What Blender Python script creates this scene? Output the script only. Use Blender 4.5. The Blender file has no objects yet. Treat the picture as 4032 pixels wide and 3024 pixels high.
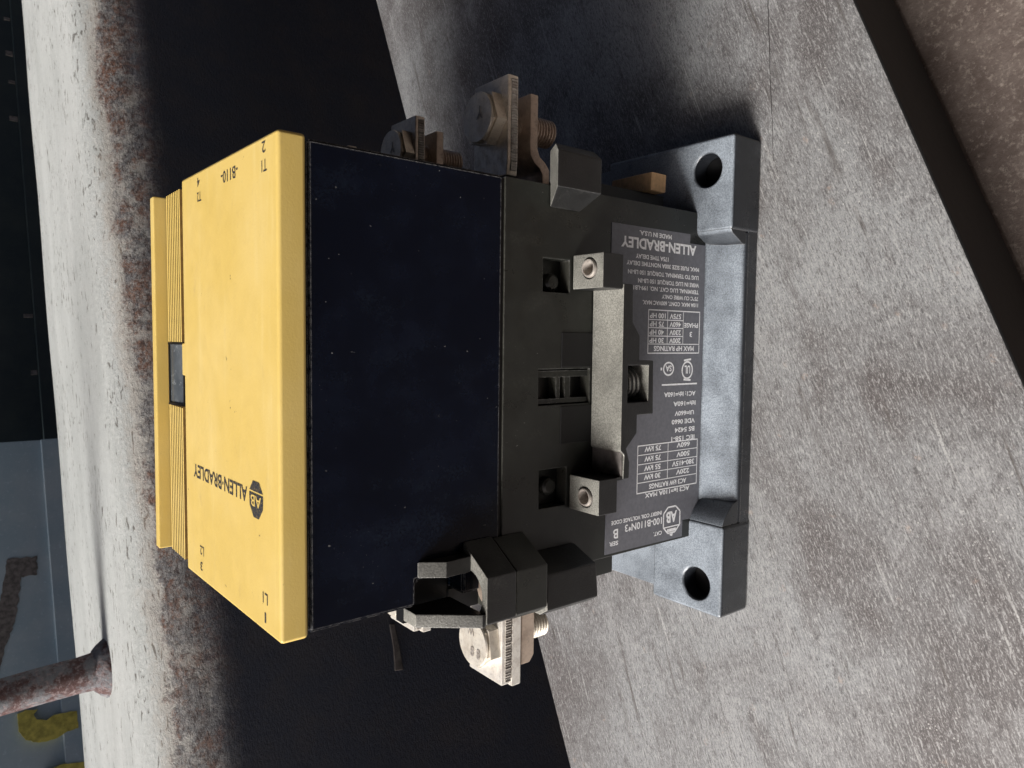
import bpy, bmesh, math, random
from mathutils import Vector, Matrix
random.seed(7)
C = bpy.context.scene.collection
SC = bpy.context.scene
S = 0.00077                       # one build unit in metres
A = math.radians(23.3)            # heading of the steel plate and beam against the contactor

# ------------------------------------------------------------------ camera
cd = bpy.data.cameras.new('camera'); cam = bpy.data.objects.new('camera', cd); C.objects.link(cam)
eye = Vector((16.23, -208.05, 295.79))
fw = Vector((-0.06137, 0.777682, -0.625655)); r2 = Vector((0.998045, 0.055249, -0.029224)); u2 = Vector((-0.01184, 0.626225, 0.779553))
m = Matrix((-u2, r2, -fw)).transposed().to_4x4(); m.translation = eye * S
cam.matrix_world = m
cd.sensor_width = 36; cd.lens = 2850 / 4032 * 36
cd.clip_start = 0.01; cd.clip_end = 100
cd.dof.use_dof = True; cd.dof.focus_distance = 285 * S; cd.dof.aperture_fstop = 64
SC.camera = cam

# ------------------------------------------------------------------ light
AZ = math.radians(194)          # where the light comes from: the left, a little towards the camera
EL = math.radians(36)
w = bpy.data.worlds.new('World'); SC.world = w; w.use_nodes = True
nt = w.node_tree; bg = nt.nodes['Background']
sky = nt.nodes.new('ShaderNodeTexSky'); sky.sky_type = 'NISHITA'; sky.sun_disc = False
sky.dust_density = 8.0; sky.air_density = 0.45; sky.ozone_density = 0.3; sky.sun_elevation = EL; sky.sun_rotation = math.radians(90) - AZ
nt.links.new(sky.outputs[0], bg.inputs[0]); bg.inputs[1].default_value = 0.075
sd = bpy.data.lights.new('sun', 'SUN'); sd.energy = 4.6; sd.angle = math.radians(22); sd.color = (1.0, 0.975, 0.94)
so = bpy.data.objects.new('sun', sd); C.objects.link(so)
sv = Vector((math.cos(AZ) * math.cos(EL), math.sin(AZ) * math.cos(EL), math.sin(EL)))
so.rotation_euler = sv.to_track_quat('Z', 'Y').to_euler()
SC.view_settings.view_transform = 'Standard'; SC.view_settings.look = 'None'
SC.view_settings.exposure = 0.2; SC.view_settings.gamma = 1

# ------------------------------------------------------------------ materials
class NT:
    def __init__(s, name):
        s.m = bpy.data.materials.new(name); s.m.use_nodes = True; s.t = s.m.node_tree
        s.b = s.t.nodes['Principled BSDF']; s.co = None
    def n(s, typ, **k):
        o = s.t.nodes.new(typ)
        for a, v in k.items(): setattr(o, a, v)
        return o
    def l(s, a, b): s.t.links.new(a, b)
    def coord(s, scale=(1, 1, 1), rot=(0, 0, 0)):
        if s.co is None: s.co = s.n('ShaderNodeTexCoord')
        mp = s.n('ShaderNodeMapping'); s.l(s.co.outputs['Object'], mp.inputs[0])
        mp.inputs['Scale'].default_value = [k / S for k in scale]; mp.inputs['Rotation'].default_value = rot
        return mp.outputs[0]
    def noise(s, sc, detail=4, rough=.55, scale=(1, 1, 1), rot=(0, 0, 0), dist=0):
        o = s.n('ShaderNodeTexNoise'); s.l(s.coord(scale, rot), o.inputs['Vector'])
        o.inputs['Scale'].default_value = sc; o.inputs['Detail'].default_value = detail; o.inputs['Roughness'].default_value = rough
        o.inputs['Distortion'].default_value = dist
        return o.outputs['Fac']
    def voro(s, sc, scale=(1, 1, 1), rnd=1.0, feature='F1', out='Distance'):
        o = s.n('ShaderNodeTexVoronoi', feature=feature); s.l(s.coord(scale), o.inputs['Vector'])
        o.inputs['Scale'].default_value = sc; o.inputs['Randomness'].default_value = rnd
        return o.outputs[out]
    def ramp(s, fac, a, b, lo=0.0, hi=1.0):
        o = s.n('ShaderNodeMapRange'); o.interpolation_type = 'SMOOTHSTEP'; s.l(fac, o.inputs['Value'])
        o.inputs['From Min'].default_value = a; o.inputs['From Max'].default_value = b
        o.inputs['To Min'].default_value = lo; o.inputs['To Max'].default_value = hi
        return o.outputs[0]
    def math(s, op, a, b=0.0):
        o = s.n('ShaderNodeMath', operation=op)
        for i, v in enumerate((a, b)):
            if isinstance(v, (int, float)): o.inputs[i].default_value = v
            else: s.l(v, o.inputs[i])
        return o.outputs[0]
    def mix(s, fac, a, b, mode='MIX'):
        o = s.n('ShaderNodeMix', data_type='RGBA', blend_type=mode)
        for i, v in ((0, fac), (6, a), (7, b)):
            if isinstance(v, (int, float)): o.inputs[i].default_value = v
            elif isinstance(v, tuple): o.inputs[i].default_value = (*v, 1)
            else: s.l(v, o.inputs[i])
        return o.outputs[2]
    def sep(s):
        o = s.n('ShaderNodeSeparateXYZ'); s.l(s.coord(), o.inputs[0]); return o.outputs
    def up(s):                                  # how far a face looks up, for dusty tops and painted sky sheen
        g = s.n('ShaderNodeNewGeometry'); o = s.n('ShaderNodeSeparateXYZ'); s.l(g.outputs['Normal'], o.inputs[0]); return o.outputs[2]
    def edges(s, lo=.52, hi=.62):                # pale edges: wear and painted-in edge glints
        g = s.n('ShaderNodeNewGeometry'); b = s.n('ShaderNodeBevel', samples=4); b.inputs['Radius'].default_value = .7 * S
        d = s.n('ShaderNodeVectorMath', operation='DOT_PRODUCT'); s.l(g.outputs['True Normal'], d.inputs[0]); s.l(b.outputs[0], d.inputs[1])
        return s.math('MULTIPLY', s.ramp(d.outputs['Value'], .985, .80), s.ramp(s.noise(.5, 5, .7), .35, .6))
    def bump(s, h, strength=.3, dist=.3):
        o = s.n('ShaderNodeBump'); s.l(h, o.inputs['Height']); o.inputs['Strength'].default_value = strength
        o.inputs['Distance'].default_value = dist * S; s.l(o.outputs[0], s.b.inputs['Normal'])
    def fin(s, col=None, rough=None, metal=0.0, spec=.5):
        for v, k in ((col, 'Base Color'), (rough, 'Roughness'), (metal, 'Metallic')):
            if v is None: continue
            if isinstance(v, tuple): s.b.inputs[k].default_value = (*v, 1)
            elif isinstance(v, (int, float)): s.b.inputs[k].default_value = v
            else: s.l(v, s.b.inputs[k])
        s.b.inputs['Specular IOR Level'].default_value = spec
        return s.m

def m_yellow():
    t = NT('yellow_plastic')
    c = t.mix(t.ramp(t.noise(.022, 4, .55), .35, .7), (.685, .50, .145), (.725, .545, .19))
    c = t.mix(t.math('MULTIPLY', t.ramp(t.noise(.09, 6, .75, (.12, 1, 1)), .50, .75), .30), c, (.86, .73, .37))
    c = t.mix(t.math('MULTIPLY', t.ramp(t.noise(.10, 6, .75, (.5, 1, 1)), .58, .74), .40), c, (.50, .37, .15))
    c = t.mix(t.math('MULTIPLY', t.ramp(t.noise(.55, 5, .7), .60, .74), .30), c, (.52, .39, .15))
    f = t.math('MULTIPLY', t.ramp(t.noise(.42, 3, .6), .70, .73), t.ramp(t.noise(.05, 3, .6), .50, .62))
    spk = t.math('MULTIPLY', t.ramp(t.voro(.085), .045, .028), t.ramp(t.noise(.03, 2), .45, .55))
    c = t.mix(t.math('MULTIPLY', t.math('MAXIMUM', spk, f), .8), c, (.14, .09, .04))
    t.bump(t.noise(1.3, 4, .6), .16, .3)
    return t.fin(c, t.ramp(t.noise(.15, 5), .3, .7, .36, .52), 0, .45)
def m_black(name, col, dust_sheen=(.10, .10, .10), amount=.3, top=.7, rough=(.3, .5), specks=True, spec=.5, grain=.15, edge=.25):
    t = NT(name)
    c = t.mix(t.ramp(t.noise(.04, 5, .65), .4, .72), col, tuple(k * 1.6 + .002 for k in col))
    sm = t.math('MULTIPLY', t.ramp(t.noise(.06, 6, .7, (1, 1, .5)), .5, .72), t.ramp(t.noise(.9, 5, .7), .4, .65))
    c = t.mix(t.math('MULTIPLY', sm, amount), c, dust_sheen)
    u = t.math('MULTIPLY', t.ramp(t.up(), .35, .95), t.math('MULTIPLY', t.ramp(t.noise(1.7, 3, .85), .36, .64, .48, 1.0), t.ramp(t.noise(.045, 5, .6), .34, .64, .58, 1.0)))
    c = t.mix(t.math('MULTIPLY', u, top), c, dust_sheen)  # dusty tops, with sky sheen painted into the same pale colour
    c = t.mix(t.math('MULTIPLY', t.edges(), edge), c, (.32, .32, .32))
    if specks:
        sp = t.math('MULTIPLY', t.ramp(t.noise(.75, 2, .55, (1, 1, .55)), .75, .775), t.ramp(t.noise(.03, 3, .6), .44, .60))
        sp2 = t.math('MULTIPLY', t.ramp(t.noise(1.5, 2, .6), .69, .73), t.ramp(t.noise(.04, 4, .65), .56, .68))
        c = t.mix(t.math('MAXIMUM', t.math('MULTIPLY', sp, .55), t.math('MULTIPLY', sp2, .5)), c, (.36, .36, .35))
    t.bump(t.noise(1.6, 3, .6), grain, .3)
    return t.fin(c, t.ramp(t.noise(.09, 5), .3, .7, *rough), 0, spec)
def m_metal(name, col, dirt, rough=.45, metal=.6, dirtiness=.5, grain=.3):
    t = NT(name)
    f = t.math('MULTIPLY', t.ramp(t.noise(.14, 6, .7), .42, .66), dirtiness)
    c = t.mix(f, col, dirt)
    c = t.mix(t.ramp(t.noise(.9, 5, .7), .5, .75, 0, .4), c, tuple(k * .5 for k in dirt))
    t.bump(t.noise(1.1, 5, .65), grain, .35)
    return t.fin(c, t.ramp(t.noise(.25, 5), .3, .7, rough - .1, rough + .15), metal, .5)
def m_flat(name, col, rough=.6, var=.25, sc=.8):
    t = NT(name)
    c = t.mix(t.ramp(t.noise(sc, 5, .65), .3, .7), col, tuple(k * (1 - var) for k in col))
    t.bump(t.noise(sc * 2, 4), .15, .2)
    return t.fin(c, rough, 0, .4)
def m_print(name, col, bare, wear=.35):
    t = NT(name)
    c = t.mix(t.math('MULTIPLY', t.ramp(t.noise(1.4, 5, .7), .48, .66), wear), col, bare)
    return t.fin(c, .55, 0, .3)
def m_plate():
    t = NT('worn_gray_steel')
    big = t.noise(.008, 5, .6, dist=.5); mid = t.noise(.030, 6, .65, (.5, 1, 1), dist=.4)
    fib = t.noise(1.25, 3, .7, (.24, 1, 1), dist=.5); grain = t.noise(1.9, 2, .6, (.6, 1, 1)); soft = t.noise(.16, 5, .7, (.5, 1, 1))
    c = t.mix(t.ramp(big, .36, .64), (.150, .140, .140), (.33, .34, .348))
    c = t.mix(t.ramp(mid, .48, .74, 0, .8), c, (.42, .425, .43))
    c = t.mix(t.ramp(mid, .50, .28, 0, .8), c, (.105, .09, .088))
    c = t.mix(t.ramp(soft, .50, .30, 0, .55), c, (.11, .10, .10))
    c = t.mix(t.ramp(fib, .50, .68, 0, .65), c, (.55, .55, .55))
    c = t.mix(t.ramp(fib, .48, .34, 0, .65), c, (.085, .08, .082))
    c = t.mix(t.ramp(grain, .55, .70, 0, .5), c, (.58, .58, .575))
    c = t.mix(t.ramp(grain, .45, .30, 0, .6), c, (.08, .075, .076))
    sp = t.math('MULTIPLY', t.ramp(t.voro(.36), .15, .07), t.ramp(t.noise(.03, 4, .6), .48, .62))
    c = t.mix(t.math('MULTIPLY', sp, .6), c, (.78, .77, .75))
    st = t.ramp(t.noise(.34, 3, .55, (.03, 1, 1), dist=.3), .625, .67)
    st = t.math('MULTIPLY', st, t.ramp(t.noise(.02, 3, .6), .42, .58))
    st = t.math('MULTIPLY', st, t.ramp(t.noise(1.1, 3, .7), .34, .55))
    c = t.mix(t.math('MULTIPLY', st, .6), c, (.64, .64, .63))
    dk = t.math('MULTIPLY', t.ramp(t.noise(.16, 4, .6, (.06, 1, 1), dist=.4), .58, .70), t.ramp(t.noise(.016, 3), .44, .58))
    c = t.mix(t.math('MULTIPLY', dk, .7), c, (.085, .07, .062))
    ru = t.math('MULTIPLY', t.ramp(t.voro(.06), .14, .06), t.ramp(t.noise(.5, 4, .7), .46, .62))
    c = t.mix(t.math('MULTIPLY', ru, .4), c, (.5, .38, .31))
    t.bump(t.math('ADD', fib, t.math('MULTIPLY', soft, 1.2)), .3, .35)
    return t.fin(c, t.ramp(mid, .3, .7, .56, .46), .3, .5)
def m_beam():
    t = NT('painted_rusty_beam')
    x, y, z = t.sep()
    wob = t.noise(.012, 6, .7); fine = t.noise(.55, 5, .75, (.4, .7, 1)); crk = t.voro(.42, (.4, .6, .8), feature='DISTANCE_TO_EDGE')
    c = t.mix(t.ramp(t.noise(.02, 6, .6, (.25, 1, 1)), .3, .7), (.41, .43, .42), (.51, .53, .52))
    c = t.mix(t.ramp(fine, .50, .70, 0, .6), c, (.66, .66, .645))
    c = t.mix(t.ramp(fine, .48, .32, 0, .5), c, (.33, .33, .32))
    dens = t.ramp(t.noise(.012, 4, .6), .35, .62, -.035, .03)
    pit = t.ramp(t.math('ADD', t.noise(.34, 4, .65, (.22, .5, 1), dist=.6), dens), .605, .655)
    c = t.mix(t.math('MULTIPLY', pit, .85), c, (.10, .092, .08))
    zz = t.math('ADD', z, t.math('MULTIPLY', t.math('SUBTRACT', wob, .5), 24.0))
    zf = t.math('ADD', zz, t.math('MULTIPLY', t.math('SUBTRACT', t.noise(.08, 6, .8), .5), 26.0))
    rust = t.mix(t.ramp(t.noise(.035, 6, .75), .46, .54), (.19, .105, .075), (.165, .165, .17))
    rust = t.mix(t.ramp(t.noise(.22, 5, .8), .44, .62), rust, (.30, .285, .275))
    rust = t.mix(t.ramp(t.noise(.30, 5, .8, (.6, 1, 1)), .52, .40, 0, .85), rust, (.055, .034, .030))
    rust = t.mix(t.ramp(crk, .07, .02, 0, .45), rust, (.03, .02, .018))
    rf = t.math('MULTIPLY', t.ramp(zf, 170, 162), t.ramp(t.noise(.045, 6, .75), .34, .50, .35, 1.0))
    c = t.mix(rf, c, rust)
    c = t.mix(t.math('MULTIPLY', t.math('MULTIPLY', t.ramp(zf, 178, 166), t.math('SUBTRACT', 1.0, rf)), .45), c, (.36, .29, .23))
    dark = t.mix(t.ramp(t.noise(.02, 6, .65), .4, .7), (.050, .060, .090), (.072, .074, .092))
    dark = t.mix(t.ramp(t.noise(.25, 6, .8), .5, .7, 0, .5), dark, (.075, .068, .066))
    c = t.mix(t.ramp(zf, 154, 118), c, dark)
    t.bump(t.math('ADD', fine, t.math('MULTIPLY', rf, t.noise(.3, 6, .8))), .8, 1.0)
    return t.fin(c, t.ramp(fine, .3, .7, .5, .75), 0, .4)
def m_rod():
    t = NT('rusty_painted_rod')
    c = t.mix(t.ramp(t.noise(.07, 6, .7), .42, .58), (.19, .195, .21), (.105, .055, .052))
    c = t.mix(t.ramp(t.noise(.3, 5, .75), .5, .66), c, (.30, .235, .235))
    t.bump(t.noise(.22, 6, .75), 1.0, 2.4)
    return t.fin(c, .7, 0, .3)
def m_ground():
    t = NT('rusty_brown_floor')
    c = t.mix(t.ramp(t.noise(.03, 6, .7), .35, .7), (.085, .064, .056), (.165, .135, .12))
    c = t.mix(t.ramp(t.noise(.4, 5, .75), .5, .7, 0, .7), c, (.28, .24, .21))
    c = t.mix(t.ramp(t.voro(.035), .10, .07), c, (.42, .36, .31))
    t.bump(t.noise(.5, 5, .7), .5, .8)
    return t.fin(c, .8, 0, .3)
def m_panel(name, a, b, rough=.5):
    t = NT(name)
    c = t.mix(t.ramp(t.noise(.012, 6, .65), .35, .7), a, b)
    c = t.mix(t.ramp(t.noise(.2, 5, .7), .55, .75, 0, .4), c, tuple(k * 1.8 for k in b))
    t.bump(t.noise(.3, 5), .2, .5)
    return t.fin(c, rough, 0, .4)

M = dict(
    yellow=m_yellow(),
    black=m_black('black_housing_plastic', (.0006, .0026, .0090), (.030, .048, .074), .26, .4, (.12, .28), edge=.8, spec=.22),
    lower=m_black('black_body_plastic', (.0120, .0130, .0112), (.115, .112, .095), .22, .6, (.26, .44), edge=.5),
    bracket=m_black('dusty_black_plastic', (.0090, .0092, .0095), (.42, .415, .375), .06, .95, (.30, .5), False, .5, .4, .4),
    base=m_black('satin_black_base', (.013, .0150, .019), (.40, .455, .52), .07, 1.0, (.24, .42), False, .5, .4, .45),  # bluish top colour carries painted sky sheen
    grime_shade=m_flat('grimy_shaded_yellow', (.24, .145, .04), .7, .4, .4),  # dirt in the rib grooves, with groove shade painted in
    label=m_flat('label_film', (.165, .17, .195), .42, .2, .5),
    ink=m_print('white_print', (.88, .89, .92), (.2, .2, .22), .25),
    navy=m_print('navy_print', (.022, .028, .042), (.45, .32, .10), .45),
    zinc=m_metal('dull_zinc_steel', (.88, .83, .73), (.48, .40, .31), .38, .4, .4),
    worn_edge=m_metal('worn_edge_steel', (.50, .47, .43), (.20, .165, .14), .5, .3, .7),
    zinc_brown=m_metal('tarnished_bolt_steel', (.84, .75, .62), (.42, .34, .27), .38, .45, .5),
    clamp_brown=m_metal('tarnished_clamp_steel', (.84, .76, .65), (.42, .35, .29), .40, .45, .5),
    clamp=m_metal('gray_clamp_steel', (.86, .83, .77), (.46, .39, .33), .40, .4, .45),
    copper=m_metal('tarnished_copper', (.60, .49, .40), (.33, .25, .205), .42, .55, .65),
    screw=m_metal('screw_steel', (.50, .46, .42), (.17, .14, .12), .5, .4, .6),
    tan=m_flat('tan_fibre', (.72, .47, .25), .7, .25, .5),
    pit=m_flat('black_recess', (.006, .006, .007), .5, .3),  # near-black for solid parts and for painted-in hole and gap darkness
    crack=m_flat('dirt_line', (.05, .045, .045), .8, .4),
    pane=m_panel('grimy_reflecting_pane', (.06, .07, .08), (.40, .43, .45), .12),  # dirty gray pane, pale reflection streaks painted into the colour
    plate=m_plate(), beam=m_beam(), rod=m_rod(), ground=m_ground(),
    dark=m_panel('shaded_plate_edge', (.011, .011, .012), (.02, .019, .019), .6),
    panel_blue=m_panel('blue_gray_paint', (.30, .40, .47), (.40, .48, .53)),
    panel_dark=m_panel('black_green_panel', (.020, .032, .038), (.036, .048, .048)),  # near-black green for the right-hand panel
    spray=m_flat('yellow_spray_paint', (.66, .58, .13), .6, .5, .09),
    rustpatch=m_flat('brown_rust', (.22, .20, .19), .8, .6, .15),
    shade=m_flat('shade_blocker', (.03, .03, .032), .8, .3, .02),
)

# ------------------------------------------------------------------ mesh helpers
def newbm(): return bmesh.new()
def prism(bm, poly, h0, h1, axis='z', holes=()):
    """polygon (with holes) extruded along an axis. axis z: (x,y); y: (x,z); x: (y,z)"""
    def P(u, v, h): return {'z': (u, v, h), 'y': (u, h, v), 'x': (h, u, v)}[axis]
    loops = [list(poly)] + [list(h) for h in holes]
    caps = []
    for h in (h0, h1):
        ed = []; vl = []
        for lp in loops:
            vs = [bm.verts.new(P(u, v, h)) for u, v in lp]; vl.append(vs)
            if len(loops) > 1: ed += [bm.edges.new((vs[i], vs[(i + 1) % len(vs)])) for i in range(len(vs))]
        if len(loops) == 1: bm.faces.new(vl[0])
        else: bmesh.ops.triangle_fill(bm, use_beauty=True, use_dissolve=False, edges=ed)
        caps.append(vl)
    for va, vb in zip(*caps):
        for i in range(len(va)):
            j = (i + 1) % len(va); bm.faces.new((va[i], va[j], vb[j], vb[i]))
    return bm
def box(bm, x0, x1, y0, y1, z0, z1): return prism(bm, [(x0, y0), (x1, y0), (x1, y1), (x0, y1)], z0, z1)
def circle(cx, cy, r, n=24, a0=0.0): return [(cx + r * math.cos(a0 + 2 * math.pi * i / n), cy + r * math.sin(a0 + 2 * math.pi * i / n)) for i in range(n)]
def lathe(bm, prof, cx, cy, n=28, axis='z'):
    rings = []
    for r, h in prof:
        if r < 1e-6: rings.append([bm.verts.new((cx, cy, h))])
        else: rings.append([bm.verts.new((cx + r * math.cos(2 * math.pi * i / n), cy + r * math.sin(2 * math.pi * i / n), h)) for i in range(n)])
    for a, b in zip(rings, rings[1:]):
        for i in range(n):
            j = (i + 1) % n
            if len(a) == 1 and len(b) == 1: continue
            if len(a) == 1: bm.faces.new((a[0], b[j], b[i]))
            elif len(b) == 1: bm.faces.new((a[i], a[j], b[0]))
            else: bm.faces.new((a[i], a[j], b[j], b[i]))
def tube(bm, pts, rad, n=12):
    pts = [Vector(p) for p in pts]; rings = []
    for i, p in enumerate(pts):
        d = (pts[min(i + 1, len(pts) - 1)] - pts[max(i - 1, 0)]).normalized()
        u = d.orthogonal().normalized(); v = d.cross(u); r = rad[i] if isinstance(rad, (list, tuple)) else rad
        if rings:                                          # keep the ring from twisting
            u = (lastu - d * lastu.dot(d)).normalized(); v = d.cross(u)
        lastu = u
        rings.append([bm.verts.new(p + (u * math.cos(2 * math.pi * k / n) + v * math.sin(2 * math.pi * k / n)) * r) for k in range(n)])
    for a, b in zip(rings, rings[1:]):
        for k in range(n): bm.faces.new((a[k], a[(k + 1) % n], b[(k + 1) % n], b[k]))
    bm.faces.new(rings[0][::-1]); bm.faces.new(rings[-1])
def bevel(bm, wd, seg=2, ang=35):
    bmesh.ops.recalc_face_normals(bm, faces=bm.faces)
    es = [e for e in bm.edges if len(e.link_faces) == 2 and e.calc_face_angle(0) > math.radians(ang)]
    bmesh.ops.bevel(bm, geom=es, offset=wd, segments=seg, profile=.5, affect='EDGES', clamp_overlap=True)
def obj(name, bm, mat, parent=None, loc=None, origin=None, label=None, recalc=True, smooth=30):
    """link a bmesh as ONE object; vertices come in build units of the world (or of the parent thing)"""
    if recalc: bmesh.ops.recalc_face_normals(bm, faces=bm.faces)
    root = parent
    while root is not None and root.parent is not None: root = root.parent
    org = Vector(origin) if origin else Vector(root['org']) if root else Vector((0, 0, 0))
    for v in bm.verts: v.co = (v.co - org) * S
    me = bpy.data.meshes.new(name); bm.to_mesh(me); bm.free()
    me.shade_smooth(); me.set_sharp_from_angle(angle=math.radians(smooth))
    me.materials.append(M[mat])
    o = bpy.data.objects.new(name, me); C.objects.link(o)
    if recalc and smooth < 45:
        wn = o.modifiers.new('weighted_normals', 'WEIGHTED_NORMAL'); wn.keep_sharp = True
    if parent: o.parent = parent
    else: o.location = org * S
    if label: o['label'] = label
    return o
def tag(o, label=None, cat=None, group=None, kind=None):
    for k, v in (('label', label), ('category', cat), ('group', group), ('kind', kind)):
        if v: o[k] = v
    return o
def thing(name, label, cat, org):
    o = bpy.data.objects.new(name, None); C.objects.link(o); o.location = Vector(org) * S; o['org'] = list(org)
    o.empty_display_size = .02
    return tag(o, label, cat)
def copy_part(o, parent, off):
    c = o.copy(); C.objects.link(c); c.parent = parent; c.location = Vector(off) * S + o.location
    for ch in list(o.children):
        d = ch.copy(); C.objects.link(d); d.parent = c
        for g in ch.children:
            h = g.copy(); C.objects.link(h); h.parent = d
    return c
def text_bm(bm, s, start, along, upv, length, height, bold=0.0, nrm=None):
    """flat lettering: baseline runs from start along 'along', letters stand towards upv (build units)"""
    cu = bpy.data.curves.new('t', 'FONT'); cu.body = s; cu.size = 1; cu.offset = bold; cu.resolution_u = 3
    to = bpy.data.objects.new('t', cu); C.objects.link(to); bpy.context.view_layer.update()
    me = bpy.data.meshes.new_from_object(to.evaluated_get(bpy.context.evaluated_depsgraph_get()))
    xs = [v.co.x for v in me.vertices]; ys = [v.co.y for v in me.vertices]
    x0, x1 = min(xs), max(xs); y0, y1 = 0.0, max(ys)
    along = Vector(along); upv = Vector(upv); st = Vector(start)
    vs = [bm.verts.new(st + along * ((v.co.x - x0) / (x1 - x0) * length) + upv * ((v.co.y - y0) / (y1 - y0) * height)) for v in me.vertices]
    for p in me.polygons:
        try: bm.faces.new([vs[i] for i in p.vertices])
        except ValueError: pass
    C.objects.unlink(to); bpy.data.objects.remove(to); bpy.data.meshes.remove(me); bpy.data.curves.remove(cu)

# ------------------------------------------------------------------ setting
def st(s, t, z=0.0):                      # plate coordinates (along, across) to world
    return (s * math.cos(A) - t * math.sin(A), s * math.sin(A) + t * math.cos(A), z)
def setting(name, bm, mat, smooth=30):    # built in plate coordinates, then turned
    o = obj(name, bm, mat, origin=(0, 0, 0), smooth=smooth); o.rotation_euler = (0, 0, A); return o
bm = newbm(); box(bm, -3500, 3500, -3500, 3500, -420, -400)
tag(setting('ground', bm, 'ground'), kind='structure')
bm = newbm(); box(bm, -2600, 2600, -1500, 60, -75, -56)
lo = setting('rusty_floor_plate', bm, 'ground'); tag(lo, 'rusty brown steel floor below the front edge of the gray plate', 'floor plate')

# unseen roof and walls added to block sky light; open to the left
bm = newbm(); box(bm, -120, 4200, -4200, 330, 520, 580); tag(obj('unseen_shade_roof', bm, 'shade', origin=(0, 0, 0)), kind='structure')
bm = newbm(); box(bm, -700, 4200, -1260, -1200, -399, 519); tag(obj('unseen_shade_wall', bm, 'shade', origin=(0, 0, 0)), kind='structure')
bm = newbm(); box(bm, 2700, 2760, -1199, 330, -399, 519); tag(obj('unseen_shade_wall', bm, 'shade', origin=(0, 0, 0)), kind='structure')
# the gray plate the contactor stands on
bm = newbm()
prism(bm, [(-2400, -115.5), (2400, -115.0), (2400, 243), (420, 201), (-200, 187), (-2400, 150)], -51, 0)
bevel(bm, 1.6, 3)
pl = setting('steel_plate', bm, 'plate')
tag(pl, 'thick scratched gray steel plate that carries the contactor', 'steel plate')
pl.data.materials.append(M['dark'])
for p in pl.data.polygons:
    if p.normal.y < -.7: p.material_index = 1  # front side painted near-black for the shade it lies in

bm = newbm()
cw = []
for k in range(40):
    f = k / 39; x = 97 + f * 150; y = -24.5 + 4.8 * min(1, f * 2.2) + .9 * f + random.uniform(-.15, .15); cw.append((x, y, .10 + .16 * min(f * 4, 1) * random.uniform(.4, 1)))
pp = [(x, y + w_) for x, y, w_ in cw] + [(x, y - w_) for x, y, w_ in cw[::-1]]
prism(bm, [(x * math.cos(A) + y * math.sin(A), -x * math.sin(A) + y * math.cos(A)) for x, y in pp], -.4, .04)
pl['org'] = [0, 0, 0]; obj('hairline_crack', bm, 'crack', pl)
# beam behind: flat top, big rounded edge, dark front
bm = newbm(); R = 60.0; prof = [(400, -300), (400, 40)]
for i in range(0, 17):
    a = math.pi - i / 16 * math.pi / 2
    prof.append((460 + R * math.cos(a), 122 + R * math.sin(a)))
prof += [(560, 182.3), (660, 182.3), (764, 181.6), (768, 178), (768, -300)]
N = 90; rows = []
for k in range(N + 1):
    s = -1500 + 3500 * k / N
    rows.append([bm.verts.new((s, t + .6 * math.sin(s * .013 + t), z + .5 * math.sin(s * .021))) for t, z in prof])
for a, b in zip(rows, rows[1:]):
    for i in range(len(prof) - 1): bm.faces.new((a[i], b[i], b[i + 1], a[i + 1]))
bm.faces.new(rows[0]); bm.faces.new(rows[-1][::-1])
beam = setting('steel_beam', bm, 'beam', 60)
tag(beam, 'long gray painted steel beam with a rusty rounded edge behind the contactor', 'beam')
beam['org'] = [0, 0, 0]
# rod welded upright on the beam
bm = newbm()
tube(bm, [(-57, 570, 178), (-57, 570, 184), (-57.5, 569, 192), (-58, 569, 205), (-58.6, 569, 230), (-60, 568, 262), (-62, 567, 300), (-66, 566, 380), (-72, 565, 520)], [21, 19, 16, 14.8, 14.6, 14.4, 14.3, 14.2, 14], 20)
for v in bm.verts: v.co += v.co.normalized() * 0 + Vector((random.uniform(-.5, .5), random.uniform(-.5, .5), 0))
rod = obj('welded_rod', bm, 'rod', beam, smooth=80)
bm = newbm()
prev = None
lathe(bm, [(25, 181.5), (24, 184), (21, 188), (17, 192.5), (14.8, 193)], -57, 570, 22)
for v in bm.verts: v.co += Vector((random.uniform(-1.3, 1.3), random.uniform(-1.3, 1.3), random.uniform(-.8, .5)))
obj('weld_bead', bm, 'rod', beam, smooth=80)
# rust drip on the beam's dark front
bm = newbm(); prism(bm, [(-80, -8), (-81, -12.5), (-100, -13), (-119.5, -12.5), (-118, -5), (-100, -7.5)], 398.6, 401, 'y'); bevel(bm, .4, 1)
obj('rust_drip', bm, 'rustpatch', beam)

# painted panels beyond the beam
def jag(poly, amp, step=3.0):
    out = []
    for i, (x, y) in enumerate(poly):
        x2, y2 = poly[(i + 1) % len(poly)]; n = max(1, int(math.hypot(x2 - x, y2 - y) / step))
        for k in range(n):
            f = k / n; out.append((x + (x2 - x) * f + random.uniform(-amp, amp), y + (y2 - y) * f + random.uniform(-amp, amp)))
    return out
bm = newbm(); box(bm, -1600, 282, 1000, 1060, -300, 700); bevel(bm, 1.5, 2)
pa = setting('blue_panel', bm, 'panel_blue'); tag(pa, 'blue-gray painted steel panel with yellow paint marks behind the beam', 'panel'); pa['org'] = [0, 0, 0]
bm = newbm(); box(bm, -1600, 281, 994, 1003, -300, 175); bevel(bm, 1, 1); obj('lower_strip', bm, 'panel_blue', pa)
bm = newbm()
prism(bm, jag([(-81.5, 222.4), (-79.1, 213.2), (-82.0, 200.4), (-86.6, 205.3), (-93.5, 202.6), (-98.2, 191.3), (-94.3, 185.6), (-93.8, 175.8), (-96, 158), (-117.8, 157.7), (-118.2, 170.6), (-123.3, 182.0), (-122.4, 202.1), (-114.5, 215.2), (-102.2, 222.0)], .5), 993.2, 1001, 'y')
obj('yellow_paint_mark', bm, 'spray', pa); bm = newbm()
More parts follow.
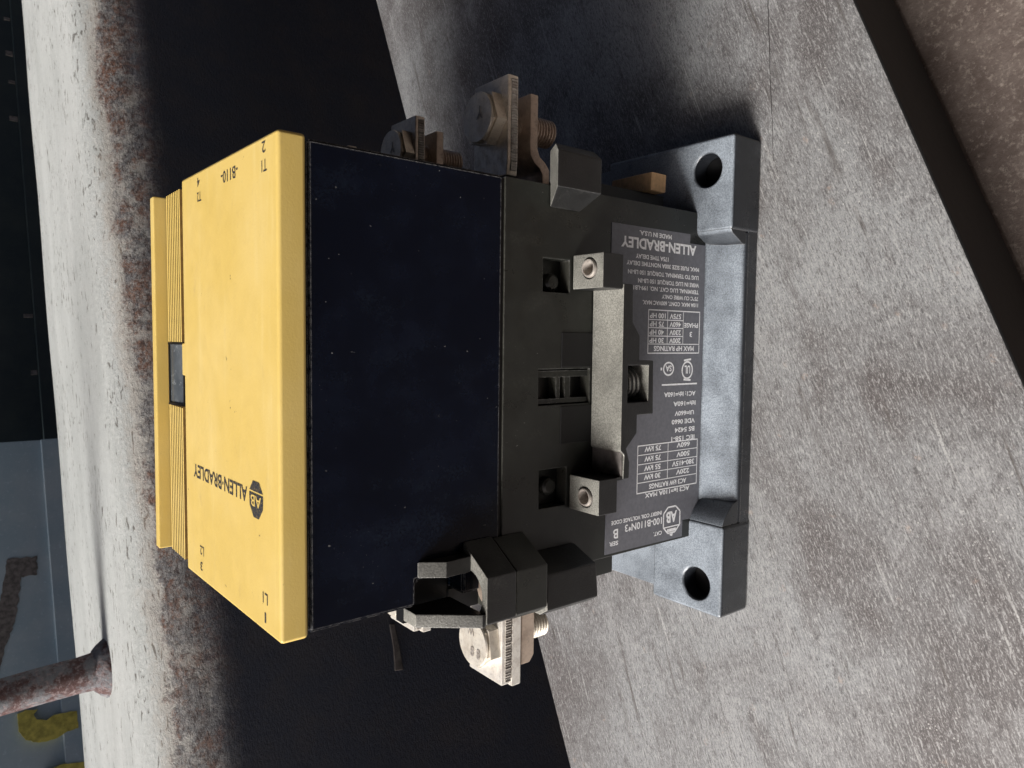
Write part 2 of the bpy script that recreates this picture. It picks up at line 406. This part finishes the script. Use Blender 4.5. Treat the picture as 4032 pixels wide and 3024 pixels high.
prism(bm, jag([(-158, 200), (-155.6, 177.9), (-161.2, 150.1), (-190, 150), (-200, 190)], .5), 993.2, 1001, 'y')
obj('yellow_paint_mark', bm, 'spray', pa)
bm = newbm()
prism(bm, jag([(118, 222.7), (114.9, 189.3), (90.7, 189.9), (90.5, 208.4), (59.5, 213.3), (31.3, 219.4), (4.8, 230), (-19.9, 237.2), (-60, 247), (-70, 262), (24.8, 243), (68.6, 231.9), (100, 226)], 1.0), 999.2, 1001, 'y')
obj('rust_stain', bm, 'rustpatch', pa)
bm = newbm(); box(bm, 284, 2600, 1100, 1160, -300, 800); bevel(bm, 2, 2)
pd = setting('dark_panel', bm, 'panel_dark'); tag(pd, 'near-black panel right of the blue-gray panel behind the beam', 'panel'); pd['org'] = [0, 0, 0]
bm = newbm(); box(bm, 286, 2600, 1090, 1101, -300, 161); bevel(bm, 1.5, 2); obj('lower_ledge', bm, 'panel_dark', pd)
for s in (300, 420, 520, 900, 980, 1040, 1120):
    bm = newbm(); box(bm, s, s + random.uniform(5, 12), 1098.8, 1101, 162, 168 + random.uniform(0, 8)); obj('paint_chip', bm, 'rustpatch', pd)
bm = newbm()
prism(bm, jag([(770, 235), (790, 222), (820, 228), (815, 250), (780, 252)], 1.2), 1099, 1102, 'y'); obj('yellow_smudge', bm, 'spray', pd); bm = newbm()
prism(bm, jag([(930, 232), (960, 220), (985, 232), (950, 250)], 1.2), 1099, 1102, 'y')
obj('yellow_smudge', bm, 'spray', pd)

# ------------------------------------------------------------------ the contactor
ct = thing('contactor', 'large black electrical contactor with a yellow cap standing on the gray plate', 'contactor', (0, 90, 0))
# base: slab, four ears with mounting holes, sloped shelf between the front ears
bm = newbm()
box(bm, -108.2, 106.4, -18.0, 231, 0.3, 7.4); box(bm, -108.2, 106.4, 1, 231, 7.3, 10)
prism(bm, [(-18.05, 7), (-18.05, 8.0), (-17.7, 9.2), (-16.8, 10.2), (-15.2, 10.9), (-12.5, 11.5), (-1.5, 13.4), (-.4, 14.0), (0.5, 15), (0.5, 7)], -66.5, 65.2, 'x')
prism(bm, [(-66.8, 20.9), (-66.8, 9), (-56, 9), (-57.5, 13.5), (-63, 19)], -17.95, 0.5, 'y')
prism(bm, [(66.2, 20.9), (66.2, 9), (60, 9), (60.2, 12), (61.2, 13.6), (64.2, 19.4)], -17.9, 0.5, 'y')
ear = newbm()
def earbox(x0, x1, y0, y1, cx, cy):
    b = newbm(); prism(b, [(x0, y0), (x1, y0), (x1, y1), (x0, y1)], 0, 21, 'z', [circle(cx, cy, 7.2, 28)]); bevel(b, 1.7, 3, 50)
    me = bpy.data.meshes.new('t'); b.to_mesh(me); b.free(); bm.from_mesh(me); bpy.data.meshes.remove(me)
bevel(bm, .8, 2)
earbox(-109, -66.6, -18.6, 21.2, -96.1, -4.6); earbox(65.6, 107.2, -18.6, 56, 93.3, -4.6)
earbox(-109, -66.6, 194, 232, -96.1, 218); earbox(65.6, 107.2, 194, 232, 93.3, 218)
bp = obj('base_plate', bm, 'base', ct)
for cx, cy in ((-96.1, -4.6), (93.3, -4.6)):
    bm = newbm(); lathe(bm, [(7.15, 12.5), (7.15, 11.9), (0, 11.9)], cx, cy, 28); obj('mounting_hole_shade', bm, 'pit', bp)  # black disc painted in for the darkness down the hole
# lower body: front wall with openings, then the solid behind it
bm = newbm()
rect = lambda x0, x1, z0, z1: [(x0, z0), (x1, z0), (x1, z1), (x0, z1)]
prism(bm, rect(-75, 75, 10.1, 132.5), 0, 6, 'y', [rect(34.6, 47.2, 100.2, 113.8), rect(-49, -34, 100.2, 114.4), rect(-8.9, 4.9, 88.2, 115.4), rect(-8, 6.7, 68, 84)])
bevel(bm, .5, 2)
box(bm, -75, 75, 6.2, 216, 10.1, 132.5)
obj('lower_body', bm, 'lower', ct)
bm = newbm(); box(bm, -74.2, 74.2, .8, 214, 132, 134); obj('seam_filler', bm, 'pit', ct)
bm = newbm()
for z0, z1 in ((97.5, 100.5), (103, 105)): box(bm, -8.4, 4.4, 1.6, 5.9, z0, z1)
box(bm, 1.8, 4.3, 1.2, 5.9, 88.6, 115); box(bm, -8.4, -6.6, 1.2, 5.9, 88.6, 115)
obj('slot_ribs', bm, 'lower', ct)
for cx, cz in ((38.5, 106.5), (-41.5, 106.5)):
    bm = newbm(); lathe(bm, [(0, 0), (3.3, 0), (3.6, .6), (3.4, 2.4), (2.4, 3.2), (0, 3.4)], 0, 0, 20)
    for v in bm.verts: v.co = Vector((cx + v.co.x, 5.6 - v.co.z, cz + v.co.y))
    obj('recess_screw', bm, 'lower', ct)
for x0, x1 in ((-24.6, -9.6), (5.6, 19.4)):
    bm = newbm(); box(bm, x0, x1, -.35, .4, 87, 104); bevel(bm, .25, 1); obj('wall_dark_patch', bm, 'pit', ct)  # thin near-black sheets either side of the slot
# upper housing, with the terminal well cut from its left front corner
bm = newbm()
prism(bm, [(-75, 133.5), (75, 133.5), (75, 207.2), (-75, 207.2), (-75, 169.2), (-66, 169.2), (-66, 149.9), (-75, 149.9)], 0, 16, 'y')
bmesh.ops.recalc_face_normals(bm, faces=bm.faces)
bmesh.ops.bevel(bm, geom=[e for e in bm.edges if any(v.co.y < 15 for v in e.verts) and e.calc_face_angle(0) > .6], offset=.9, segments=2, affect='EDGES', clamp_overlap=True)
box(bm, -75, 75, 16.01, 189, 133.5, 206.0); box(bm, -75, 75, 189.01, 216, 133.5, 198.0)
obj('upper_housing', bm, 'black', ct)
bm = newbm(); box(bm, -74, 74, 1.2, 188, 205.9, 208.3); obj('cap_gap_filler', bm, 'pit', ct)  # black filler painted in for the shadow gap under the cap
# shroud round the left front terminal
bm = newbm()
prism(bm, [(-55.6, .2), (-65, -15), (-81.3, -15), (-84, -11), (-84, 24), (-75.3, 24), (-75.3, .2)], 137.2, 150.2, 'z', [circle(-72.6, -3.9, 7.6, 28)][:0])
bm.free(); bm = newbm()
prism(bm, [(-55.6, -.2), (-65, -15), (-75.5, -15.2), (-81.3, -15), (-84, -11), (-84, 6), (-75.4, 6), (-75.4, -.2)], 137.2, 150.2, 'z', [circle(-73.2, -6.6, 7.4, 28)] if False else [])
bm.free(); bm = newbm()
arch = [(-55.6, -.2), (-65, -15), (-81.3, -15), (-83, -12)]
inner = [(-80.6, -11.4)] + [(-73 + 8.1 * math.cos(a), -4.2 + 7.6 * math.sin(a)) for a in [math.radians(g) for g in range(-150, 1, 15)]] + [(-64.9, -.2)]
prism(bm, arch + inner, 137.3, 150.2); bevel(bm, .6, 2)
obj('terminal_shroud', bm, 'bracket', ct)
bm = newbm(); prism(bm, [(-56.2, -.2), (-65.2, -14.7), (-81.2, -14.7), (-84, -10.5), (-84, 26), (-75.4, 26), (-75.4, -.2)], 122.4, 136.9); bevel(bm, .6, 2)
obj('shroud_block', bm, 'lower', ct)
bm = newbm(); prism(bm, [(-65, -.2), (-70.2, -13), (-83.2, -14.4), (-86, -10), (-86, 28), (-75.4, 28), (-75.4, -.2)], 95.5, 122.0); bevel(bm, .8, 2)
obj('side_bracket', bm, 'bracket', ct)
bm = newbm(); prism(bm, [(66.3, -.2), (71.6, -12), (84.6, -12), (88, -8), (88, 1), (75.4, 1), (75.4, -.2)], 95.5, 118.2)
for v in bm.verts:
    if v.co.z > 110: v.co.z = 118.2 - 7.2 * (v.co.y + 12) / 12
bevel(bm, .9, 2)
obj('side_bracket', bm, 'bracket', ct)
bm = newbm(); prism(bm, [(-.2, 169), (-6, 160.6), (-5.4, 150.3), (-.2, 150.3)], -65.2, -59.6, 'x'); bevel(bm, .4, 2); obj('barrier', bm, 'bracket', ct)
bm = newbm(); prism(bm, [(8, 169.6), (0, 169.6), (-14.6, 151.4), (-14.6, 150.3), (8, 150.3)], -82.4, -77.6, 'x'); bevel(bm, .5, 2); obj('barrier', bm, 'bracket', ct)
bm = newbm(); lathe(bm, [(0, 139.8), (6.6, 139.8), (6.9, 140.6), (6.6, 142.2), (5.6, 142.8), (0, 142.9)], -73.2, -4.6, 26)
wl = newbm(); box(wl, -84, -66.2, 9.2, 14, 150.4, 168.9); box(wl, -83.8, -75.4, 8.4, 14, 137, 150.3); obj('well_back', wl, 'pit', ct)  # black boxes added to keep the inside of the well dark
sc = obj('well_screw', bm, 'copper', ct)
bm = newbm(); box(bm, -79, -67.4, -5.2, -3.9, 142.6, 143.1); obj('screw_slot', bm, 'pit', sc)
# foot block under the left bracket and the tan block under the right one
bm = newbm(); box(bm, -84, -75.3, 4, 30, 68, 80); bevel(bm, .8, 2); obj('foot_block', bm, 'lower', ct)
bm = newbm(); prism(bm, [(83.2, 8), (91.3, 7.6), (91.1, 32), (83.6, 32)], 34, 44.2); bevel(bm, .6, 2); obj('tan_block', bm, 'tan', ct)
bm = newbm(); box(bm, 75.3, 83, 12, 60, 30, 90); bevel(bm, .8, 2); obj('side_flange', bm, 'pit', ct)

# coil bracket with its two screw terminals
bm = newbm()
cb = [(38.2, 87.5), (-26.6, 87.4), (-28.5, 85.2), (-38, 85.6), (-38, 82.2),
      (-31.5, 82.0), (-26, 84), (-20.3, 78.1), (-13.1, 78.1), (-13.1, 68.6), (8.5, 69.1), (8.5, 77.4), (18.3, 77.5), (23.5, 81.7), (38.2, 82.1)]
prism(bm, cb, -17, -.3, 'y', [rect(-7.9, 6.6, 72, 84)]); bevel(bm, .55, 2)
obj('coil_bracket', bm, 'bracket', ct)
for cx, cy, x0, x1, zb in ((43.7, -9.4, 36, 49.3, 87.7), (-44.7, -9.3, -50.8, -37, 88.6)):
    bm = newbm(); prism(bm, [(x0, -16.8), (x1, -16.8), (x1, -.35), (x0, -.35)], zb, 98.8, 'z', [circle(cx, cy, 4.0, 24)]); bevel(bm, .5, 2, 60)
    if x0 < 0: box(bm, -38.2, -37.1, -16.5, -.5, 85.4, 88.65)
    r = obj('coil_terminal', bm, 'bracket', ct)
    bm = newbm(); lathe(bm, [(3.75, 90), (3.75, 98.6), (3.3, 99.5), (2.8, 99.5), (2.6, 98.8), (2.45, 94.5), (0, 94.2)], cx + .1, cy + .1, 24); obj('terminal_bush', bm, 'screw', r)
bm = newbm()
for k in range(5):
    z = 73 + k * 2.4; n = 20
    pts = [(-.6 + 6.2 * math.cos(2 * math.pi * i / n), -8.2 + 6.2 * math.sin(2 * math.pi * i / n), z + 2.4 * i / n) for i in range(n + 1)]
    tube(bm, pts, .75, 8)
obj('coil_spring', bm, 'bracket', ct, smooth=60)
bm = newbm(); box(bm, -37, -27, -16.4, -.4, 85.3, 86.6); bevel(bm, .4, 1); obj('brown_insert', bm, 'rustpatch', ct)

# yellow cap
cap_top = lambda y: 216.6 + (y + 1) * .0237
bm = newbm(); prism(bm, [(-1, 207.9), (-1, 216.6), (91.5, 218.8), (91.5, 207.9)], -75.9, 75.9, 'x'); bevel(bm, 1.25, 3)
cap = obj('cap', bm, 'yellow', ct)
bm = newbm()
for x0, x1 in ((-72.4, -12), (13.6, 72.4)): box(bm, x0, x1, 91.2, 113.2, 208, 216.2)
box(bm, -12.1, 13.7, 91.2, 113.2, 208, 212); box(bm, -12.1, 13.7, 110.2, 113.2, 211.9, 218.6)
obj('rib_bed', bm, 'grime_shade', cap)
for (x0, x1) in ((-72.3, -12.1), (13.7, 72.3)):
    proto = None
    for k in range(8):
        y = 92.2 + k * 2.62
        if proto is None:
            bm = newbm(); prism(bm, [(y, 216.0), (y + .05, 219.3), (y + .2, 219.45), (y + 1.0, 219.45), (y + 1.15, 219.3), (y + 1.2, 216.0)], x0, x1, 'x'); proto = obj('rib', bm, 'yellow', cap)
            proto.data.materials.append(M['grime_shade'])
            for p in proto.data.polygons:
                if abs(p.normal.y) > .8: p.material_index = 1  # groove-side faces coloured darker, as if in shade
        else:
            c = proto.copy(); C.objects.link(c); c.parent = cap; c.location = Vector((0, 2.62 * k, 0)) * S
bm = newbm(); box(bm, -72.2, 72.2, 113.3, 118.6, 208, 224.0); bevel(bm, .7, 2); obj('ridge', bm, 'yellow', cap)
bm = newbm(); prism(bm, [(118.7, 207.3), (118.7, 213.4), (188, 208.0), (188, 207.3)], -74.5, 74.5, 'x'); bevel(bm, .25, 2); obj('rear_cover', bm, 'yellow', cap)
bm = newbm(); prism(bm, [(97.6, 216.6), (97.6, 217.2), (109.9, 219.6), (109.9, 219.0)], -11.4, 13.0, 'x'); pn = obj('indicator_window', bm, 'pane', cap)
bm = newbm(); prism(bm, [(96.9, 216.9), (110.3, 219.5), (110.3, 220.0), (96.9, 217.4)], -11.9, 13.5, 'x'); bm.free()
bm = newbm()
for x0, x1 in ((-11.9, -11.0), (12.6, 13.5)): prism(bm, [(96.9, 216.4), (96.9, 217.5), (110.2, 220.1), (110.2, 218.6)], x0, x1, 'x')
for y in (97.2, 109.5): prism(bm, [(y - .5, 216.6), (y - .5, 217.5 + (y - 97) * .195), (y + .5, 217.6 + (y - 97) * .195), (y + .5, 216.6)], -11.0, 12.6, 'x')
obj('window_frame', bm, 'pit', pn)
bm = newbm(); box(bm, .6, 13.2, 91.8, 96.6, 212.1, 218.2); bevel(bm, .5, 2); obj('indicator_tab', bm, 'yellow', cap)
bm = newbm(); box(bm, -11.8, 13.4, 91.6, 110, 212.05, 212.5); obj('window_recess', bm, 'pit', cap)
# print on the cap: reads away from the camera side, letters stand towards -x
def captext(s, xbase, y0, y1, h, bold=0.0):
    bm = newbm(); z = cap_top(y0) + .08; dy = y1 - y0
    text_bm(bm, s, (xbase, y0, z), (0, 1, .0237), (-1, 0, 0), dy, h, bold)
    tag(obj('lettering', bm, 'navy', cap, recalc=False), kind='stuff')
for s, xb, y0, y1, h in (('2', 74.0, 7.4, 10.2, 3.4), ('T1', 68.6, 6.6, 10.6, 3.5), ('-B110-', 71.0, 30.6, 46.4, 3.9), ('4', 73.2, 69.0, 71.9, 3.2), ('T2', 68.0, 67.6, 72.2, 3.4),
                        ('L2', -62.6, 70.2, 74.6, 3.4), ('3', -68.8, 72.0, 74.6, 3.2), ('L1', -63.2, 8.8, 12.8, 3.4), ('1', -69.4, 10.2, 11.4, 3.2)):
    captext(s, xb, y0, y1, h, .012)
captext('ALLEN\u00b7BRADLEY', -32.4, 25.2, 81.0, 4.9, .02)
bm = newbm()
zc = lambda y, d=.08: cap_top(y) + d
X0, X1 = -41.2, -29.2; yc = 17.6
def cface(pts, d): bm.faces.new([bm.verts.new((x, y, zc(y, d))) for x, y in pts])
# lower field (towards +x is the foot of the letters), upper field is towards -x
cface([(-33.2, yc - 5.8), (-33.2, yc + 5.8), (-37.4, yc + 5.6), (-41.0, yc + 2.2), (-41.0, yc - 2.2), (-37.4, yc - 5.6)][::1], .08)
cface([(-32.6, yc - 5.7), (-29.3, yc - 2.6), (-29.3, yc + 2.6), (-32.6, yc + 5.7)], .08)
obj('emblem', bm, 'navy', cap, recalc=True)
bm = newbm(); text_bm(bm, 'AB', (-33.9, yc - 4.3, zc(yc - 4.3, .18)), (0, 1, .0237), (-1, 0, 0), 8.6, 3.6, .01)
tag(obj('emblem_letters', bm, 'yellow', cap, recalc=False), kind='stuff')

# rating label on the lower wall
bm = newbm()
prism(bm, [(64.5, 77.2), (64.7, 26), (60.6, 26.1), (60.6, 14.8), (-58.6, 14.8), (-66.5, 20.4), (-66.2, 26.4), (-73.9, 26.4), (-73.6, 77.5)], -.22, .3, 'y')
lab = obj('rating_label', bm, 'label', ct)
bm = newbm(); YL = -.32
def lt(s, x, z0, z1, h, bold=.03): text_bm(bm, s, (x, YL, z0), (0, 0, 1), (-1, 0, 0), z1 - z0, h, bold)
for s, x, z0, z1, h in (('MADE IN U.S.A.', 62.9, 39.2, 60.4, 1.9), ('175A TIME DELAY', 53.0, 41, 62.5, 1.8), ('MAX. FUSE SIZE 300A NONTIME DELAY', 49.9, 19.2, 68.1, 1.8), ('LUG TO TERMINAL TORQUE 150 LB-IN', 46.2, 19.4, 67.1, 1.8),
    ('WIRE IN LUG TORQUE 150 LB-IN', 42.8, 18.9, 60.7, 1.8), ('TERMINAL LUG CAT. NO. 199-LB1', 39.7, 19.1, 63.5, 1.8), ('75\u00b0C CU WIRE ONLY', 36.6, 19.3, 45, 1.8), ('110A MAX. CONT. 600VAC MAX.', 33.7, 19.2, 57.5, 1.8),
    ('AC1: Ith=160A', -6.6, 19.3, 41.8, 2.1), ('Ith=160A', -11.0, 19.1, 35.2, 2.1), ('Ui=660V', -15.4, 20.1, 34, 2.1), ('VDE 0660', -19.2, 19.3, 36, 2.1), ('BS 5424', -23.0, 19.4, 33.7, 2.1), ('IEC 158-1', -26.9, 19.2, 36, 2.1),
    ('AC3 Ie=110A MAX', -50.6, 22, 53.1, 2.0), ('INSERT COIL VOLTAGE CODE', -59.8, 41.4, 74.1, 1.7), ('CAT.', -68.9, 41, 46.8, 1.8), ('SER', -68.7, 69.6, 75.2, 1.8)):
    lt(s, x, z0, z1, h)
lt('ALLEN-BRADLEY', 59.6, 21.6, 71.6, 4.4, .035)
lt('100-B110N*3', -62.7, 41.2, 65.5, 3.2, .02); lt('B', -63.6, 69.8, 72.8, 4.0, .02)
# table cells
for s, x, z0, z1, h in (('575V', 28.4, 31.2, 39.2, 2.2), ('100 HP', 28.4, 42, 52.6, 2.2), ('460V', 24.8, 31.2, 39.2, 2.2), ('75 HP', 24.8, 43, 52.6, 2.2), ('230V', 21.2, 31.2, 39.2, 2.2), ('40 HP', 21.2, 43, 52.6, 2.2),
    ('200V', 17.6, 31.2, 39.2, 2.2), ('30 HP', 17.6, 43, 52.6, 2.2), ('MAX HP RATINGS', 14.1, 21.5, 49.5, 2.2), ('PHASE', 24.6, 18.8, 29, 2.1), ('3', 20.6, 23, 24.8, 2.3),
    ('660V', -29.9, 22.5, 32, 2.2), ('75 kW', -29.9, 43, 54, 2.2), ('500V', -34.2, 22.5, 32, 2.2), ('75 kW', -34.2, 43, 54, 2.2), ('380-415V', -38.3, 19, 35, 2.2), ('55 kW', -38.3, 43, 54, 2.2),
    ('220V', -42.3, 22.5, 32, 2.2), ('30 kW', -42.3, 43, 54, 2.2), ('AC3 kW RATINGS', -46.7, 24.5, 50.5, 2.2)):
    lt(s, x, z0, z1, h)
tag(obj('label_lettering', bm, 'ink', lab, recalc=False), kind='stuff')
bm = newbm(); YT = -.30
def bar(x0, z0, x1, z1, wd=.42):
    d = Vector((x1 - x0, 0, z1 - z0)).normalized(); q = Vector((-d.z, 0, d.x)) * wd / 2; a = Vector((x0, YT, z0)); b = Vector((x1, YT, z1))
    bm.faces.new([bm.verts.new(p) for p in (a + q, b + q, b - q, a - q)])
def table(xs, z0, z1, zv, full_from, zmid=None):
    for i, x in enumerate(xs):
        bar(x, z0 - .2, x, z1 + .2, .5 if i in (0, len(xs) - 1) else .38) if zmid is None or i in (0, len(xs) - 1, full_from) else bar(x, zmid, x, z1)
    for z in (z0, z1): bar(xs[0], z, xs[-1], z, .5)
    for z in zv: bar(xs[0], z, xs[full_from], z, .38)
YT = -.30; table([29.8, 25.6, 22.1, 18.5, 15.0, 11.0], 17.7, 53.4, [29.6, 40.6], 4, 29.6)
YT = -.31; table([-29.2, -33.3, -37.4, -41.4, -45.5, -50.0], 16.9, 58.4, [38.1], 4)
YT = -.30; bar(-3.1, 18.4, -3.1, 43.5, .75)
def ring(cx, cz, rx, rz, wd, n=28):
    a = [bm.verts.new((cx + rx * math.cos(2 * math.pi * i / n), YT, cz + rz * math.sin(2 * math.pi * i / n))) for i in range(n)]
    b = [bm.verts.new((cx + (rx - wd) * math.cos(2 * math.pi * i / n), YT, cz + (rz - wd) * math.sin(2 * math.pi * i / n))) for i in range(n)]
    for i in range(n): bm.faces.new((a[i], a[(i + 1) % n], b[(i + 1) % n], b[i]))
ring(3.2, 25.8, 4.2, 4.1, .8); ring(4.0, 39.1, 3.2, 3.8, .8)
bar(8.2, 23.2, 7.6, 28.4, .9); bar(-1.4, 23.2, -1.0, 28.4, .9); bar(4.0, 43.6, 4.0, 44.6, 1.2)
for pts in ([(-58.9, 31.6), (-58.9, 37.0)], [(-58.9, 37.0), (-61.6, 40.0)], [(-61.6, 40.0), (-67.8, 40.0)], [(-67.8, 40.0), (-70.9, 36.8)], [(-70.9, 36.8), (-70.9, 31.8)], [(-70.9, 31.8), (-67.8, 28.4)], [(-67.8, 28.4), (-61.6, 28.4)], [(-61.6, 28.4), (-58.9, 31.6)]):
    (x0, z0), (x1, z1) = pts; bar(x0, z0, x1, z1, .75)
YT = -.33; bar(-68.0, 28.6, -68.0, 39.8, .6); YT = -.36; bar(-69.6, 31.2, -69.6, 37.4, 1.4); YT = -.30
tag(obj('label_lines', bm, 'ink', lab, recalc=False), kind='stuff')
bm = newbm()
text_bm(bm, 'UL', (5.2, YL, 23.7), (0, 0, 1), (-1, 0, 0), 4.2, 3.6, .03); text_bm(bm, 'SA', (5.4, YL, 37.0), (0, 0, 1), (-1, 0, 0), 4.2, 2.6, .03)
text_bm(bm, 'AB', (-61.2, YL, 30.6), (0, 0, 1), (-1, 0, 0), 7.6, 5.0, .04)
tag(obj('label_marks', bm, 'ink', lab, recalc=False), kind='stuff')
bm = newbm(); bm.faces.new([bm.verts.new(p) for p in ((-71.3, -.3, 33.2), (-72.6, -.3, 33.6), (-72.2, -.3, 35), (-70.8, -.3, 36.0))]); obj('label_scratch', bm, 'ink', lab)

# terminals: copper strap, clamp plate, hex bolt with its thread; six copies about the body
def terminal(sgn, px0, px1, bx, two):
    """sgn +1 right side, -1 left side"""
    x = lambda v: v * sgn
    bm = newbm()
    sp = [(px1 - 5, 104), (px1 - 5, 99.9), (94, 99.9), (91, 98.6), (89, 95.6), (86.4, 93.4), (75.2, 93.0), (75.2, 97.0), (84.0, 97.2), (86.2, 98.6), (88, 101.6), (91, 103.6), (94, 104)]
    if sgn < 0: sp = [(px1 - 6, 105.4), (px1 - 6, 100.5), (px1 - 9, 98.2), (74, 98.2), (74, 105.4)]
    prism(bm, [(x(a), b) for a, b in sp], 20.4, 42, 'y'); bevel(bm, .5, 2)
    strap = obj('terminal_strap', bm, 'copper', ct)
    bm = newbm()
    if two:
        box(bm, *sorted((x(px0), x(px1))), 20, 43, 111.3, 116); box(bm, *sorted((x(px0), x(px1 + 1.5))), 19.6, 43, 106, 110.9)
    else:
        prism(bm, [(x(px0), 20.5), (x(px0 + 6), 20), (x(px1), 20), (x(px1), 43), (x(px0), 43)], 110.6, 116)
    bevel(bm, .7, 2); cl = obj('clamp_plate', bm, 'clamp' if sgn < 0 else 'clamp_brown', strap)
    xa, xb_ = px0 + 2, px1 - 1.5; n = int((xb_ - xa) / .55)
    zig = [(x(xa + (xb_ - xa) * i / n), 19.8 - (random.uniform(.1, .5) if i % 2 else 0)) for i in range(n + 1)]
    bm = newbm(); prism(bm, zig + [(x(xb_), 20.6), (x(xa), 20.6)], 111.5, 114.3); obj('serrated_edge', bm, 'worn_edge', strap)
    bm = newbm(); cy = 31.5
    a0 = .35 if sgn > 0 else .15
    prism(bm, circle(x(bx), cy, 11.4, 6, a0), 116.1, 122.0); bmesh.ops.recalc_face_normals(bm, faces=bm.faces)
    lathe(bm, [(9.9, 122.0), (9.6, 122.7), (0, 122.75)], x(bx), cy, 30)
    top = [e for e in bm.edges if len(e.link_faces) == 2 and all(abs(v.co.z - 122.0) < .01 for v in e.verts) and e.calc_face_angle(0) > .5]
    bmesh.ops.bevel(bm, geom=top, offset=1.2, segments=2, affect='EDGES', clamp_overlap=True)
    bolt = obj('hex_bolt', bm, 'zinc' if sgn < 0 else 'zinc_brown', strap)
    bm = newbm()
    pr = [(5.5, 116)]; z = 104.5
    pr.append((5.5, z))
    while z > 85.4: pr += [(5.9, z - .25), (5.9, z - .65), (5.0, z - 1.15), (5.0, z - 1.35)]; z -= 1.55
    pr += [(4.6, z - .3), (0, z - .4)]
    lathe(bm, pr, x(bx), cy, 26)
    obj('bolt_thread', bm, 'copper' if sgn > 0 else 'zinc', strap)
    bm = newbm(); dz = 122.95
    if sgn < 0:
        text_bm(bm, '8', (x(bx) - 1.6, cy - 5.8, dz), (0, 1, 0), (-1, 0, 0), 2.6, 4.0, .03); text_bm(bm, '8', (x(bx) - 1.6, cy - 1.6, dz), (0, 1, 0), (-1, 0, 0), 2.6, 4.0, .03)
        text_bm(bm, 'W', (x(bx) + 6.4, cy - 1.5, dz), (0, 1, 0), (-1, 0, 0), 4.4, 3.2, .02)
    else:
        text_bm(bm, 'Y', (x(bx) + 4, cy - 4.2, dz), (0, 1, 0), (-1, 0, 0), 4.4, 5.0, .02)
    obj('bolt_grade_mark', bm, 'screw', strap, recalc=False)
    return strap
tr = terminal(1, 81.2, 120.4, 104.6, False); tl = terminal(-1, 93, 126.8, 110.4, True)
for k in (1, 2):
    for o in (tr, tl): copy_part(o, ct, (0, 69.7 * k, 0))
